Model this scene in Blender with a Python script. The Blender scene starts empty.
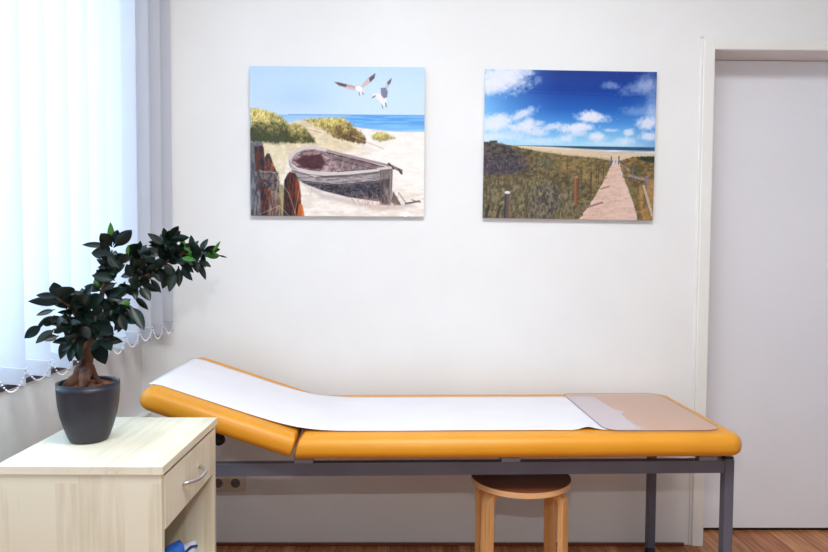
import bpy, bmesh, math, random
import numpy as np
from mathutils import Vector, Matrix, noise

random.seed(7)
S = bpy.context.scene
C = S.collection
PI = math.pi

# ------------------------------------------------------------------ helpers
def link(name, me, mat=None, parent=None, smooth=False):
    o = bpy.data.objects.new(name, me)
    C.objects.link(o)
    if mat: me.materials.append(mat)
    if parent: o.parent = parent
    if smooth:
        for p in me.polygons: p.use_smooth = True
    return o

def obj(name, bm, mat=None, parent=None, smooth=False):
    me = bpy.data.meshes.new(name)
    bmesh.ops.recalc_face_normals(bm, faces=bm.faces)
    bm.to_mesh(me); bm.free()
    return link(name, me, mat, parent, smooth)

def empty(name, loc, rz=0.0):
    o = bpy.data.objects.new(name, None)
    C.objects.link(o)
    o.location = loc; o.rotation_euler = (0, 0, rz)
    o.empty_display_size = 0.05
    return o

def tag(o, label, cat, group=None):
    o['label'] = label; o['category'] = cat
    if group: o['group'] = group
    return o

def struct(o):
    o['kind'] = 'structure'
    return o

def box(bm, x0, x1, y0, y1, z0, z1, bev=0.0, seg=2):
    r = bmesh.ops.create_cube(bm, size=1.0)
    vs = r['verts']
    bmesh.ops.scale(bm, vec=(x1-x0, y1-y0, z1-z0), verts=vs)
    bmesh.ops.translate(bm, vec=((x0+x1)/2, (y0+y1)/2, (z0+z1)/2), verts=vs)
    if bev > 0:
        es = set()
        for v in vs:
            for e in v.link_edges: es.add(e)
        bmesh.ops.bevel(bm, geom=list(es), offset=bev, segments=seg, affect='EDGES', profile=0.5, clamp_overlap=True)
    return vs

def boxobj(name, x0, x1, y0, y1, z0, z1, mat, parent=None, bev=0.0, seg=2):
    bm = bmesh.new(); box(bm, x0, x1, y0, y1, z0, z1, bev, seg)
    return obj(name, bm, mat, parent)

def tube(bm, pts, rads, n=10, cap=True):
    pts = [Vector(p) for p in pts]
    if not isinstance(rads, (list, tuple)): rads = [rads]*len(pts)
    rings = []; up = Vector((0.13, 0.31, 0.94))
    for i, p in enumerate(pts):
        a = pts[max(i-1, 0)]; b = pts[min(i+1, len(pts)-1)]
        t = (b-a).normalized()
        s = t.cross(up)
        if s.length < 1e-4: s = t.cross(Vector((1, 0, 0)))
        s.normalize(); u = s.cross(t).normalized(); up = u
        rings.append([bm.verts.new(p + (s*math.cos(2*PI*k/n) + u*math.sin(2*PI*k/n))*rads[i]) for k in range(n)])
    for i in range(len(rings)-1):
        for k in range(n):
            bm.faces.new((rings[i][k], rings[i][(k+1) % n], rings[i+1][(k+1) % n], rings[i+1][k]))
    if cap:
        bm.faces.new(rings[0][::-1]); bm.faces.new(rings[-1])

def lathe(bm, prof, n=48, cx=0, cy=0):
    rings = []
    for r, z in prof:
        if r < 1e-5: rings.append([bm.verts.new((cx, cy, z))])
        else: rings.append([bm.verts.new((cx+r*math.cos(2*PI*k/n), cy+r*math.sin(2*PI*k/n), z)) for k in range(n)])
    for a, b in zip(rings, rings[1:]):
        for k in range(n):
            k2 = (k+1) % n
            if len(a) == 1 and len(b) == 1: continue
            if len(a) == 1: bm.faces.new((a[0], b[k2], b[k]))
            elif len(b) == 1: bm.faces.new((a[k], a[k2], b[0]))
            else: bm.faces.new((a[k], a[k2], b[k2], b[k]))

def rrect(x0, x1, y0, y1, radii, inset=0.0, seg=7):
    """rounded rectangle outline, radii for corners (x0y0, x1y0, x1y1, x0y1)"""
    x0 += inset; x1 -= inset; y0 += inset; y1 -= inset
    out = []
    for (cx, cy, sx, sy, a0), r in zip(((x0, y0, 1, 1, PI), (x1, y0, -1, 1, 1.5*PI), (x1, y1, -1, -1, 0), (x0, y1, 1, -1, .5*PI)), radii):
        r = max(r-inset, 0.0015)
        for k in range(seg+1):
            a = a0 + .5*PI*k/seg
            out.append((cx + sx*r + r*math.cos(a), cy + sy*r + r*math.sin(a)))
    return out

def loft(bm, layers):
    rings = [[bm.verts.new(p) for p in L] for L in layers]
    n = len(rings[0])
    for a, b in zip(rings, rings[1:]):
        for k in range(n):
            bm.faces.new((a[k], a[(k+1) % n], b[(k+1) % n], b[k]))
    bm.faces.new(rings[0][::-1]); bm.faces.new(rings[-1])

def pad(x0, x1, y0, y1, z0, z1, radii, rt=0.034, rb=0.028, seg=7):
    """upholstered pad: flat top, well rounded rim"""
    bm = bmesh.new(); L = []
    for k in range(seg+1):
        a = .5*PI*k/seg
        ins = rb*(1-math.sin(a)); z = z0 + rb*(1-math.cos(a))*.95
        L.append([(x, y, z) for x, y in rrect(x0, x1, y0, y1, radii, ins)])
    for k in range(seg+1):
        a = .5*PI*k/seg
        ins = rt*(1-math.cos(a)); z = z1 - rt*(1-math.sin(a))
        L.append([(x, y, z) for x, y in rrect(x0, x1, y0, y1, radii, ins)])
    loft(bm, L)
    return bm

# ------------------------------------------------------------------ materials
def mat(name, col, rough=0.5, metal=0.0, spec=0.5, coat=0.0):
    m = bpy.data.materials.new(name); m.use_nodes = True
    b = m.node_tree.nodes['Principled BSDF']
    b.inputs['Base Color'].default_value = (*col, 1)
    b.inputs['Roughness'].default_value = rough
    b.inputs['Metallic'].default_value = metal
    b.inputs['Specular IOR Level'].default_value = spec
    b.inputs['Coat Weight'].default_value = coat
    return m

def nodes(m):
    nt = m.node_tree
    return nt, nt.nodes['Principled BSDF'], nt.nodes, nt.links

def srgb(r, g, b):
    f = lambda c: (c/255/12.92) if c/255 <= .04045 else ((c/255+.055)/1.055)**2.4
    return (f(r), f(g), f(b))

def noisy(m, c1, c2, scale=8, stretch=(1, 1, 1), detail=4, lo=.35, hi=.65, bump=0.0, bscale=200):
    nt, b, N, L = nodes(m)
    tc = N.new('ShaderNodeTexCoord'); mp = N.new('ShaderNodeMapping'); mp.inputs['Scale'].default_value = stretch
    L.new(tc.outputs['Object'], mp.inputs['Vector'])
    n = N.new('ShaderNodeTexNoise'); n.inputs['Scale'].default_value = scale; n.inputs['Detail'].default_value = detail
    L.new(mp.outputs[0], n.inputs['Vector'])
    r = N.new('ShaderNodeValToRGB'); r.color_ramp.elements[0].position = lo; r.color_ramp.elements[1].position = hi
    r.color_ramp.elements[0].color = (*c1, 1); r.color_ramp.elements[1].color = (*c2, 1)
    L.new(n.outputs['Fac'], r.inputs['Fac']); L.new(r.outputs['Color'], b.inputs['Base Color'])
    if bump > 0:
        n2 = N.new('ShaderNodeTexNoise'); n2.inputs['Scale'].default_value = bscale; n2.inputs['Detail'].default_value = 3
        L.new(tc.outputs['Object'], n2.inputs['Vector'])
        bp = N.new('ShaderNodeBump'); bp.inputs['Strength'].default_value = bump; bp.inputs['Distance'].default_value = .001
        L.new(n2.outputs['Fac'], bp.inputs['Height']); L.new(bp.outputs['Normal'], b.inputs['Normal'])
    return m

M = {}
M['wall'] = noisy(mat('wall_paint', (.8, .8, .8), .85, spec=.25), (.80, .798, .795), (.83, .828, .825), 3, bump=.25, bscale=140)
M['ceiling'] = noisy(mat('ceiling_paint', (.8, .8, .8), .9, spec=.2), (.80, .80, .79), (.83, .83, .82), 3)
M['frame_paint'] = noisy(mat('door_frame_paint', (.8, .8, .78), .4), (.80, .79, .76), (.83, .82, .79), 4)
M['door'] = noisy(mat('door_leaf_paint', (.6, .6, .66), .5), (.79, .80, .855), (.82, .83, .885), 2, bump=.1, bscale=90)
M['gap_shade'] = mat('door_gap_dark', (.012, .008, .01), .8)
M['jamb'] = mat('jamb_paint', (.74, .70, .68), .6)

# maple laminate: planks of slightly different tone, fine grain
def maple(name, axis):
    m = mat(name, (.6, .5, .35), .42, spec=.4)
    nt, b, N, L = nodes(m)
    tc = N.new('ShaderNodeTexCoord')
    sx = N.new('ShaderNodeSeparateXYZ'); mp = N.new('ShaderNodeCombineXYZ')
    L.new(tc.outputs['Object'], sx.inputs[0])
    for k, ax in enumerate(axis): L.new(sx.outputs[ax.upper()], mp.inputs[k])
    br = N.new('ShaderNodeTexBrick'); br.inputs['Scale'].default_value = 1.0
    br.inputs['Brick Width'].default_value = .34; br.inputs['Row Height'].default_value = .052
    br.inputs['Mortar Size'].default_value = 0.0; br.inputs['Bias'].default_value = 0.0
    br.inputs['Color1'].default_value = (0, 0, 0, 1); br.inputs['Color2'].default_value = (1, 1, 1, 1)
    br.inputs['Mortar'].default_value = (.5, .5, .5, 1)
    L.new(mp.outputs[0], br.inputs['Vector'])
    mp2 = N.new('ShaderNodeMapping'); mp2.inputs['Scale'].default_value = (3.5, 55, 55)
    L.new(mp.outputs[0], mp2.inputs['Vector'])
    n = N.new('ShaderNodeTexNoise'); n.inputs['Scale'].default_value = 1.5; n.inputs['Detail'].default_value = 5
    L.new(mp2.outputs[0], n.inputs['Vector'])
    n3 = N.new('ShaderNodeTexNoise'); n3.inputs['Scale'].default_value = 7; n3.inputs['Detail'].default_value = 2
    L.new(tc.outputs['Object'], n3.inputs['Vector'])
    ad = N.new('ShaderNodeMath'); ad.operation = 'MULTIPLY_ADD'; ad.inputs[1].default_value = .5
    L.new(br.outputs['Color'], ad.inputs[0]); L.new(n.outputs['Fac'], ad.inputs[2])
    ad2 = N.new('ShaderNodeMath'); ad2.operation = 'MULTIPLY_ADD'; ad2.inputs[1].default_value = .5
    L.new(n3.outputs['Fac'], ad2.inputs[0]); L.new(ad.outputs[0], ad2.inputs[2])
    r = N.new('ShaderNodeValToRGB')
    r.color_ramp.elements[0].position = .55; r.color_ramp.elements[1].position = 1.2
    r.color_ramp.elements[0].color = (*srgb(206, 197, 172), 1); r.color_ramp.elements[1].color = (*srgb(224, 218, 198), 1)
    L.new(ad2.outputs[0], r.inputs['Fac']); L.new(r.outputs['Color'], b.inputs['Base Color'])
    return m
M['maple_top'] = maple('maple_laminate_top', 'yxz')
M['maple_side'] = maple('maple_laminate_upright', 'zxy')
M['maple_front'] = maple('maple_laminate_front', 'zyx')
M['steel'] = mat('brushed_steel', (.55, .54, .55), .32, metal=.9)

# parquet
def parquet():
    m = mat('oak_parquet', (.3, .15, .07), .42, spec=.4)
    nt, b, N, L = nodes(m)
    tc = N.new('ShaderNodeTexCoord')
    mp = N.new('ShaderNodeMapping'); mp.inputs['Rotation'].default_value = (0, 0, PI/2)
    L.new(tc.outputs['Object'], mp.inputs['Vector'])
    br = N.new('ShaderNodeTexBrick'); br.inputs['Scale'].default_value = 1.0
    br.inputs['Brick Width'].default_value = .42; br.inputs['Row Height'].default_value = .055
    br.inputs['Mortar Size'].default_value = .0012; br.inputs['Bias'].default_value = 0
    br.inputs['Color1'].default_value = (*srgb(166, 104, 66), 1); br.inputs['Color2'].default_value = (*srgb(206, 146, 100), 1)
    br.inputs['Mortar'].default_value = (*srgb(90, 52, 30), 1)
    L.new(mp.outputs[0], br.inputs['Vector'])
    mp2 = N.new('ShaderNodeMapping'); mp2.inputs['Scale'].default_value = (5, 70, 70)
    L.new(mp.outputs[0], mp2.inputs['Vector'])
    n = N.new('ShaderNodeTexNoise'); n.inputs['Scale'].default_value = 1.2; n.inputs['Detail'].default_value = 6
    L.new(mp2.outputs[0], n.inputs['Vector'])
    r = N.new('ShaderNodeValToRGB'); r.color_ramp.elements[0].position = .3; r.color_ramp.elements[1].position = .7
    r.color_ramp.elements[0].color = (.55, .5, .46, 1); r.color_ramp.elements[1].color = (1.15, 1.15, 1.15, 1)
    L.new(n.outputs['Fac'], r.inputs['Fac'])
    mx = N.new('ShaderNodeMix'); mx.data_type = 'RGBA'; mx.blend_type = 'MULTIPLY'; mx.inputs[0].default_value = 1
    L.new(br.outputs['Color'], mx.inputs[6]); L.new(r.outputs['Color'], mx.inputs[7])
    L.new(mx.outputs[2], b.inputs['Base Color'])
    return m
M['parquet'] = parquet()
M['skirt'] = noisy(mat('dark_wood_strip', (.2, .08, .04), .45), srgb(110, 44, 26), srgb(128, 56, 34), 4, (1, 8, 8))

M['vinyl'] = noisy(mat('orange_vinyl', (.6, .3, .03), .42, spec=.45), srgb(216, 144, 30), srgb(222, 151, 38), 5, bump=.15, bscale=420)
M['grey_steel'] = noisy(mat('grey_powder_coat', (.1, .1, .12), .42, spec=.5), srgb(88, 90, 104), srgb(96, 98, 112), 6)
M['block'] = mat('light_grey_plastic', srgb(126, 128, 142), .5)
M['black'] = mat('black_plastic', (.012, .01, .012), .4)
M['paper'] = noisy(mat('white_crepe_paper', (.8, .8, .8), .9, spec=.15), (.74, .715, .75), (.77, .745, .78), 6, bump=.5, bscale=260)
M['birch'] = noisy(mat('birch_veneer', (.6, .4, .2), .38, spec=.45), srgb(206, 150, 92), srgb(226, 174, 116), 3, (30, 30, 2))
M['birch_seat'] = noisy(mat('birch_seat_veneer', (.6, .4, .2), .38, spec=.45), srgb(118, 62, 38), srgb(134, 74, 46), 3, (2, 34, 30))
M['birch_edge'] = noisy(mat('birch_ply_edge', (.6, .4, .25), .5), srgb(212, 160, 108), srgb(230, 186, 136), 3, (2, 2, 90))
M['socket'] = mat('cream_plastic', srgb(222, 208, 190), .35)
M['socket_dark'] = mat('socket_pin_holes', (.02, .015, .015), .6)
M['pot'] = noisy(mat('anthracite_glaze', (.03, .03, .04), .42, spec=.45), srgb(28, 27, 38), srgb(46, 43, 54), 9, detail=6, bump=.2, bscale=60)
M['soil'] = noisy(mat('moss_and_soil', (.1, .05, .03), .95, spec=.1), srgb(84, 36, 26), srgb(150, 98, 66), 60, detail=6, bump=1.0, bscale=160)
M['bark'] = noisy(mat('ficus_bark', (.15, .1, .07), .8, spec=.2), srgb(44, 28, 25), srgb(118, 84, 66), 26, (1, 1, .5), detail=7, bump=1.0, bscale=110)
def leafmat(name, c1, c2, rough):
    m = noisy(mat(name, c1, rough, spec=.5), c1, c2, 14)
    nt, b, N, L = nodes(m)
    b.inputs['Specular IOR Level'].default_value = .32
    return m
M['leaf'] = leafmat('glossy_dark_leaf', srgb(5, 19, 15), srgb(13, 34, 26), .40)
M['new_leaf'] = leafmat('young_green_leaf', srgb(44, 96, 30), srgb(84, 140, 44), .4)
M['sill'] = mat('dark_granite', srgb(44, 44, 66), .3)
M['pvc'] = mat('white_window_frame', (.75, .77, .8), .35)
M['duct'] = mat('white_duct_plastic', (.8, .8, .8), .4)
M['blue'] = noisy(mat('blue_film', (.02, .15, .6), .3), srgb(18, 92, 190), srgb(34, 120, 220), 14)
M['packet'] = noisy(mat('white_film', (.7, .75, .8), .35), srgb(196, 204, 222), srgb(232, 236, 244), 22)
M['navy'] = mat('navy_print', srgb(22, 50, 104), .4)
M['bead'] = mat('white_beads', (.85, .85, .88), .4)
M['edge'] = mat('acrylic_edge', (.80, .83, .86), .15)
M['wallback'] = mat('backing_board', (.7, .7, .7), .6)

# vertical blind fabric: thin woven textile that lets daylight through
def fabric():
    m = bpy.data.materials.new('blind_fabric'); m.use_nodes = True
    nt = m.node_tree; N = nt.nodes; L = nt.links
    for n in list(N): N.remove(n)
    out = N.new('ShaderNodeOutputMaterial')
    d = N.new('ShaderNodeBsdfDiffuse'); t = N.new('ShaderNodeBsdfTranslucent'); mx = N.new('ShaderNodeMixShader')
    tc = N.new('ShaderNodeTexCoord'); mp = N.new('ShaderNodeMapping'); mp.inputs['Scale'].default_value = (260, 260, 3)
    n = N.new('ShaderNodeTexNoise'); n.inputs['Scale'].default_value = 1; n.inputs['Detail'].default_value = 2
    L.new(tc.outputs['Object'], mp.inputs[0]); L.new(mp.outputs[0], n.inputs['Vector'])
    r = N.new('ShaderNodeValToRGB')
    r.color_ramp.elements[0].color = (.70, .70, .76, 1); r.color_ramp.elements[1].color = (.76, .76, .82, 1)
    L.new(n.outputs['Fac'], r.inputs['Fac'])
    L.new(r.outputs['Color'], d.inputs['Color']); t.inputs['Color'].default_value = (.62, .66, .72, 1)
    mx.inputs[0].default_value = .38
    L.new(d.outputs[0], mx.inputs[1]); L.new(t.outputs[0], mx.inputs[2]); L.new(mx.outputs[0], out.inputs['Surface'])
    return m
M['fabric'] = fabric()

def glassy(name, tint, gloss, rough=.02, body=None, fac=0.0):
    m = bpy.data.materials.new(name); m.use_nodes = True
    nt = m.node_tree; N = nt.nodes; L = nt.links
    for n in list(N): N.remove(n)
    out = N.new('ShaderNodeOutputMaterial')
    t = N.new('ShaderNodeBsdfTransparent'); t.inputs['Color'].default_value = (*tint, 1)
    g = N.new('ShaderNodeBsdfGlossy'); g.inputs['Roughness'].default_value = rough
    f = N.new('ShaderNodeFresnel'); f.inputs['IOR'].default_value = 1.3 + gloss
    last = t
    if body:
        d = N.new('ShaderNodeBsdfDiffuse'); d.inputs['Color'].default_value = (*body, 1)
        m1 = N.new('ShaderNodeMixShader'); m1.inputs[0].default_value = fac
        L.new(t.outputs[0], m1.inputs[1]); L.new(d.outputs[0], m1.inputs[2]); last = m1
    m2 = N.new('ShaderNodeMixShader')
    gm = N.new('ShaderNodeNewGeometry'); iv = N.new('ShaderNodeMath'); iv.operation = 'SUBTRACT'; iv.inputs[0].default_value = 1
    L.new(gm.outputs['Backfacing'], iv.inputs[1])
    ml = N.new('ShaderNodeMath'); ml.operation = 'MULTIPLY'; L.new(f.outputs[0], ml.inputs[0]); L.new(iv.outputs[0], ml.inputs[1])
    L.new(ml.outputs[0], m2.inputs[0]); L.new(last.outputs[0], m2.inputs[1]); L.new(g.outputs[0], m2.inputs[2])
    L.new(m2.outputs[0], out.inputs['Surface'])
    return m
M['glass'] = glassy('window_glass', (.95, .98, 1), .15)
M['pvc_sheet'] = glassy('clear_pvc_sheet', (.97, .95, .97), .05, .10, (.80, .70, .66), .22)
M['pvc_edge'] = glassy('pvc_sheet_edge', (.6, .5, .5), .1, .2, (.2, .17, .2), .4)

# ------------------------------------------------------------------ camera
CAMZ = 1.22
FPX = 690.0
cam_d = bpy.data.cameras.new('camera'); cam = bpy.data.objects.new('camera', cam_d); C.objects.link(cam)
cam_d.sensor_width = 36; cam_d.lens = FPX/828*36; cam_d.clip_start = .05
yaw, pitch, roll = math.radians(-.75), math.radians(-2.57), math.radians(.33)
cam.matrix_world = (Matrix.Translation((0, 0, CAMZ)) @ Matrix.Rotation(yaw, 4, 'Z') @
                    Matrix.Rotation(PI/2 + pitch, 4, 'X') @ Matrix.Rotation(roll, 4, 'Z'))
S.camera = cam
MW = cam.matrix_world.copy()
def at(px, py, y):
    """point of the photograph's ray (px, py) that lies at distance y into the room"""
    d = MW.to_3x3() @ Vector(((px-414)/FPX, (276-py)/FPX, -1))
    k = y/d.y
    return Vector((0, 0, CAMZ)) + d*k

# ------------------------------------------------------------------ room
YB = 2.805; XL = -1.07; XR = 2.5; YF = -1.9; ZC = 2.95
DX0, DZ = 1.240, 2.010
FZ = -.02                        # floor level          # door opening
bm = bmesh.new(); box(bm, XL-.3, XR, YF, YB+.4, FZ-.05, FZ)
struct(obj('floor', bm, M['parquet']))
bm = bmesh.new(); box(bm, XL-.3, XR+.1, YF-.1, YB+.4, ZC, ZC+.05)
struct(obj('ceiling', bm, M['ceiling']))
DX1 = DX0+.92
bm = bmesh.new()
box(bm, XL-.3, DX0-.012, YB, YB+.2, FZ, ZC); box(bm, DX1+.012, XR+.1, YB, YB+.2, FZ, ZC); box(bm, DX0-.012, DX1+.012, YB, YB+.2, DZ+.012, ZC)
struct(obj('wall_back', bm, M['wall']))
M['wall_low_bounce'] = noisy(mat('wall_paint_low_bounce', (.5, .5, .5), .85), (.58, .58, .58), (.62, .62, .62), 3)  # for the unseen walls, darkened to lower the bounced light
struct(boxobj('wall_right', XR, XR+.1, YF, YB, FZ, ZC, M['wall_low_bounce']))
struct(boxobj('wall_front', XL-.3, XR+.1, YF-.1, YF, FZ, ZC, M['wall_low_bounce']))
WY0, WY1, WZ0, WZ1 = .25, 2.36, .83, 2.35
bm = bmesh.new()
box(bm, XL-.3, XL, YF, WY0, FZ, ZC); box(bm, XL-.3, XL, WY1, YB, FZ, ZC)
box(bm, XL-.3, XL, WY0, WY1, FZ, WZ0); box(bm, XL-.3, XL, WY0, WY1, WZ1, ZC)
struct(obj('wall_left', bm, M['wall']))
# window in the left wall
w = empty('window_1', (XL-.14, (WY0+WY1)/2, WZ0)); struct(w)
hl = (WY1-WY0)/2; hh = WZ1-WZ0
bm = bmesh.new()
box(bm, -.035, .035, -hl, hl, 0.012, .07, .004); box(bm, -.035, .035, -hl, hl, hh-.07, hh, .004)
box(bm, -.035, .035, -hl, -hl+.07, .07, hh-.07, .004); box(bm, -.035, .035, hl-.07, hl, .07, hh-.07, .004)
box(bm, -.035, .035, -.06, .06, .07, hh-.07, .004)
obj('window_frame', bm, M['pvc'], w)
bm = bmesh.new(); box(bm, -.004, .004, -hl+.06, -.05, .06, hh-.06); box(bm, -.004, .004, .05, hl-.06, .06, hh-.06)
obj('window_pane', bm, M['glass'], w)
boxobj('window_sill', .02, .15, -hl, hl, -.004, .012, M['sill'], w, .002)
# cable duct along the left wall
bm = bmesh.new(); box(bm, XL, XL+.035, .6, YB, .49, .535, .004)
struct(obj('trim_1', bm, M['duct']))
# wooden strip at the foot of the back wall
bm = bmesh.new(); box(bm, XL, 1.165, YB-.014, YB, FZ, FZ+.012, .005, 3)
struct(obj('baseboard_back', bm, M['skirt']))
bm = bmesh.new(); box(bm, XL, XL+.014, YF, YB-.014, FZ, FZ+.012, .005, 3)
struct(obj('baseboard_left', bm, M['skirt']))
# door with flush leaf in a recessed white frame
d = empty('door_1', (DX0, YB, 0)); struct(d)
fw = .047
bm = bmesh.new()
pf = rrect(0, 1, 0, 1, (0, 0, 0, 0))
box(bm, -fw, 0, -.018, .0, FZ, DZ+fw, .004); box(bm, .92, .92+fw, -.018, 0, FZ, DZ+fw, .004)
box(bm, -.001, .921, -.018, 0, DZ, DZ+fw, .004)
box(bm, -fw-.008, -fw, -.009, 0, FZ, DZ+fw+.008, .002); box(bm, -fw-.008, .92+fw+.008, -.009, 0, DZ+fw, DZ+fw+.008, .002)
obj('door_frame', bm, M['frame_paint'], d)
bm = bmesh.new()
box(bm, -.012, 0, 0, .17, FZ, DZ+.012); box(bm, .92, .932, 0, .17, FZ, DZ+.012); box(bm, 0, .92, 0, .17, DZ, DZ+.012)
obj('door_jamb', bm, M['jamb'], d)
bm = bmesh.new(); box(bm, .002, .918, .137, .177, FZ+.014, DZ-.002, .002)
obj('door_leaf', bm, M['door'], d)
bm = bmesh.new(); box(bm, 0, .92, .15, .175, FZ, FZ+.0135)  # near-black strip standing in for the shaded gap under the leaf
obj('door_gap_shade', bm, M['gap_shade'], d)
# lever handle on the far (right) side of the leaf
bm = bmesh.new(); lathe(bm, [(0, 0), (.025, 0), (.025, .008), (.011, .01), (.011, .05), (0, .05)], 24)
bmesh.ops.rotate(bm, cent=(0, 0, 0), matrix=Matrix.Rotation(PI/2, 3, 'X'), verts=bm.verts)
bmesh.ops.translate(bm, vec=(.84, .137, 1.05), verts=bm.verts)
tube(bm, [(.84, .092, 1.05), (.80, .088, 1.05), (.72, .09, 1.05)], .009, 12)
obj('door_handle', bm, M['steel'], d, True)

# ------------------------------------------------------------------ vertical blind
zb = .873; XE = -.914; ZT = 2.44
SW = .127
phi = math.radians(22)
bl = empty('vertical_blind', (XE-.06, 1.55, ZT))
tag(bl, 'white vertical slat blind hanging in front of the window', 'blind')
bx, by, bz = bl.location
bm = bmesh.new(); box(bm, -.03, .03, 1.24-1.55-1.25, 2.78-by, 0.0, .04, .004)
obj('head_rail', bm, M['duct'], bl)
mestat = {}
ys = [2.727-.118*k for k in range(21)]
edges = []
for k, yk in enumerate(ys):
    a = phi + math.radians(random.uniform(-1.2, 1.2))
    bm = bmesh.new()
    nu = 8; rows = [zb, zb+.003, zb+.044, zb+.047, 1.6, ZT-.01]
    grid = []
    e = Vector((XE, yk, 0)); t = Vector((-math.cos(a), math.sin(a), 0)); nrm = Vector((math.sin(a), math.cos(a), 0))
    for z in rows:
        row = []
        for i in range(nu+1):
            u = i/nu
            p = e + t*(SW*u) + nrm*(.0035*math.sin(PI*u))
            row.append(bm.verts.new((p.x-bx, p.y-by, z-bz)))
        grid.append(row)
    for r0, r1 in zip(grid, grid[1:]):
        for i in range(nu): bm.faces.new((r0[i], r0[i+1], r1[i+1], r1[i]))
    sl = obj('slat', bm, M['fabric'], bl, True)
    # bottom weight pocket
    bm = bmesh.new()
    vs = box(bm, 0.001, SW-.001, -.0018, .0018, 0.001, .043, .0012)
    R = Matrix.Rotation(math.atan2(t.y, t.x), 4, 'Z')
    bmesh.ops.transform(bm, matrix=Matrix.Translation((e.x-bx, e.y-by, zb-bz)) @ R, verts=bm.verts)
    wgt = obj('weight', bm, M['fabric'], sl)
    edges.append((e.copy(), e + t*SW))
# bead chain linking the slats at their lower corners
for side in (0, 1):
    bm = bmesh.new()
    for k in range(len(edges)-1):
        p = edges[k][side]; q = edges[k+1][side]
        off = Vector((.004 if side == 0 else -.004, -.003, 0))
        nb = 15
        for i in range(nb):
            u = i/nb
            c = p.lerp(q, u) + off
            z = zb+.045 - .052*4*u*(1-u)*(.85+.1*math.sin(k*2.1))
            bmesh.ops.create_icosphere(bm, subdivisions=1, radius=.0026, matrix=Matrix.Translation((c.x-bx, c.y-by, z-bz)))
    obj('bead_chain', bm, M['bead'], bl, True)

# ------------------------------------------------------------------ cabinet
cx, cy = -.731, 1.757
HC = .72
cab = empty('bedside_cabinet', (cx, cy, 0), math.radians(-.3))
tag(cab, 'pale maple cabinet with one drawer over an open compartment, beneath the plant', 'cabinet')
hx, hy = .187, .222
XF = hx; 
boxobj('top_panel', -hx, hx+.004, -hy, hy, HC-.020, HC, M['maple_top'], cab, .0015)
boxobj('side_panel', -hx+.002, hx-.001, -hy+.004, -hy+.022, FZ, HC-.0205, M['maple_side'], cab, .001)
boxobj('side_panel', -hx+.002, hx-.001, hy-.022, hy-.004, FZ, HC-.0205, M['maple_side'], cab, .001)
boxobj('back_panel', -hx+.004, -hx+.014, -hy+.0225, hy-.0225, .05, HC-.0205, M['maple_side'], cab)
boxobj('shelf', -hx+.015, hx-.004, -hy+.0225, hy-.0225, .315, .333, M['maple_top'], cab, .001)
boxobj('bottom_panel', -hx+.015, hx-.004, -hy+.0225, hy-.0225, .05, .068, M['maple_top'], cab, .001)
dr = boxobj('drawer', hx-.018, hx, -hy+.025, hy-.025, HC-.154, HC-.030, M['maple_front'], cab, .001)
bm = bmesh.new(); box(bm, -hx+.03, hx-.0185, -hy+.03, hy-.03, HC-.145, HC-.06)
obj('drawer_box', bm, M['maple_side'], dr)
bm = bmesh.new()
zc = HC-.090
pts = []
for k in range(17):
    u = -1+2*k/16
    pts.append((hx + .030*(1-abs(u)**3.2) + .0, -.008+.068*u, zc))
tube(bm, pts, [.0048]*17, 12)
obj('drawer_handle', bm, M['steel'], dr, True)

# things in the open compartment
def pillow(bm, sx, sy, sz, n=14, puff=.5, wr=.0, seed=1):
    g = {}
    for s in (0, 1):
        for i in range(n+1):
            for j in range(n+1):
                u = -1+2*i/n; v = -1+2*j/n
                th = ((1-u**4)*(1-v**4))**puff
                if s and th < 1e-6: g[(s, i, j)] = g[(0, i, j)]; continue
                w_ = noise.noise(Vector((u*2.5+seed, v*2.5, s*3.0)))*wr
                g[(s, i, j)] = bm.verts.new((u*sx, (1 if s else -1)*(th*sy+w_*th), v*sz))
    for s in (0, 1):
        for i in range(n):
            for j in range(n):
                f = [g[(s, i, j)], g[(s, i+1, j)], g[(s, i+1, j+1)], g[(s, i, j+1)]]
                bm.faces.new(f)
SH = .3335
tp = empty('tissue_packet', (-.600, 1.845, SH))
tag(tp, 'white wrapped packet with a dark wavy band, beside the blue packet in the cabinet', 'packet')
bm = bmesh.new(); pillow(bm, .046, .022, .034, wr=.004, seed=3)
bmesh.ops.rotate(bm, cent=(0, 0, 0), matrix=Matrix.Rotation(math.radians(58), 3, 'Z'), verts=bm.verts)
bmesh.ops.translate(bm, vec=(0, 0, .035), verts=bm.verts)
pk = obj('wrapper', bm, M['packet'], tp, True)
bm = bmesh.new()
Rz = Matrix.Rotation(math.radians(58), 4, 'Z')
n = 14; top = []; bot = []
for i in range(n+1):
    u = -.8+1.6*i/n
    v = .78 + .07*math.sin(u*5)
    def P(v):
        th = ((1-u**4)*(1-v**4))**.5
        return Rz @ Vector((u*.046, -th*.022-.0035, v*.034+.035))
    top.append(bm.verts.new(P(v+.07))); bot.append(bm.verts.new(P(v-.10)))
for i in range(n): bm.faces.new((bot[i], bot[i+1], top[i+1], top[i]))
obj('printed_band', bm, M['navy'], tp)
bm = bmesh.new(); pillow(bm, .032, .028, .058, puff=.45, wr=.003, seed=9)
bmesh.ops.rotate(bm, cent=(0, 0, 0), matrix=Matrix.Rotation(math.radians(75), 3, 'Z'), verts=bm.verts)
bmesh.ops.translate(bm, vec=(0, 0, .0585), verts=bm.verts)
bp = obj('blue_packet', bm, M['blue'], None, True); bp.location = (-.592, 1.742, SH)
tag(bp, 'small blue plastic packet in the open cabinet compartment', 'packet')

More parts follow.
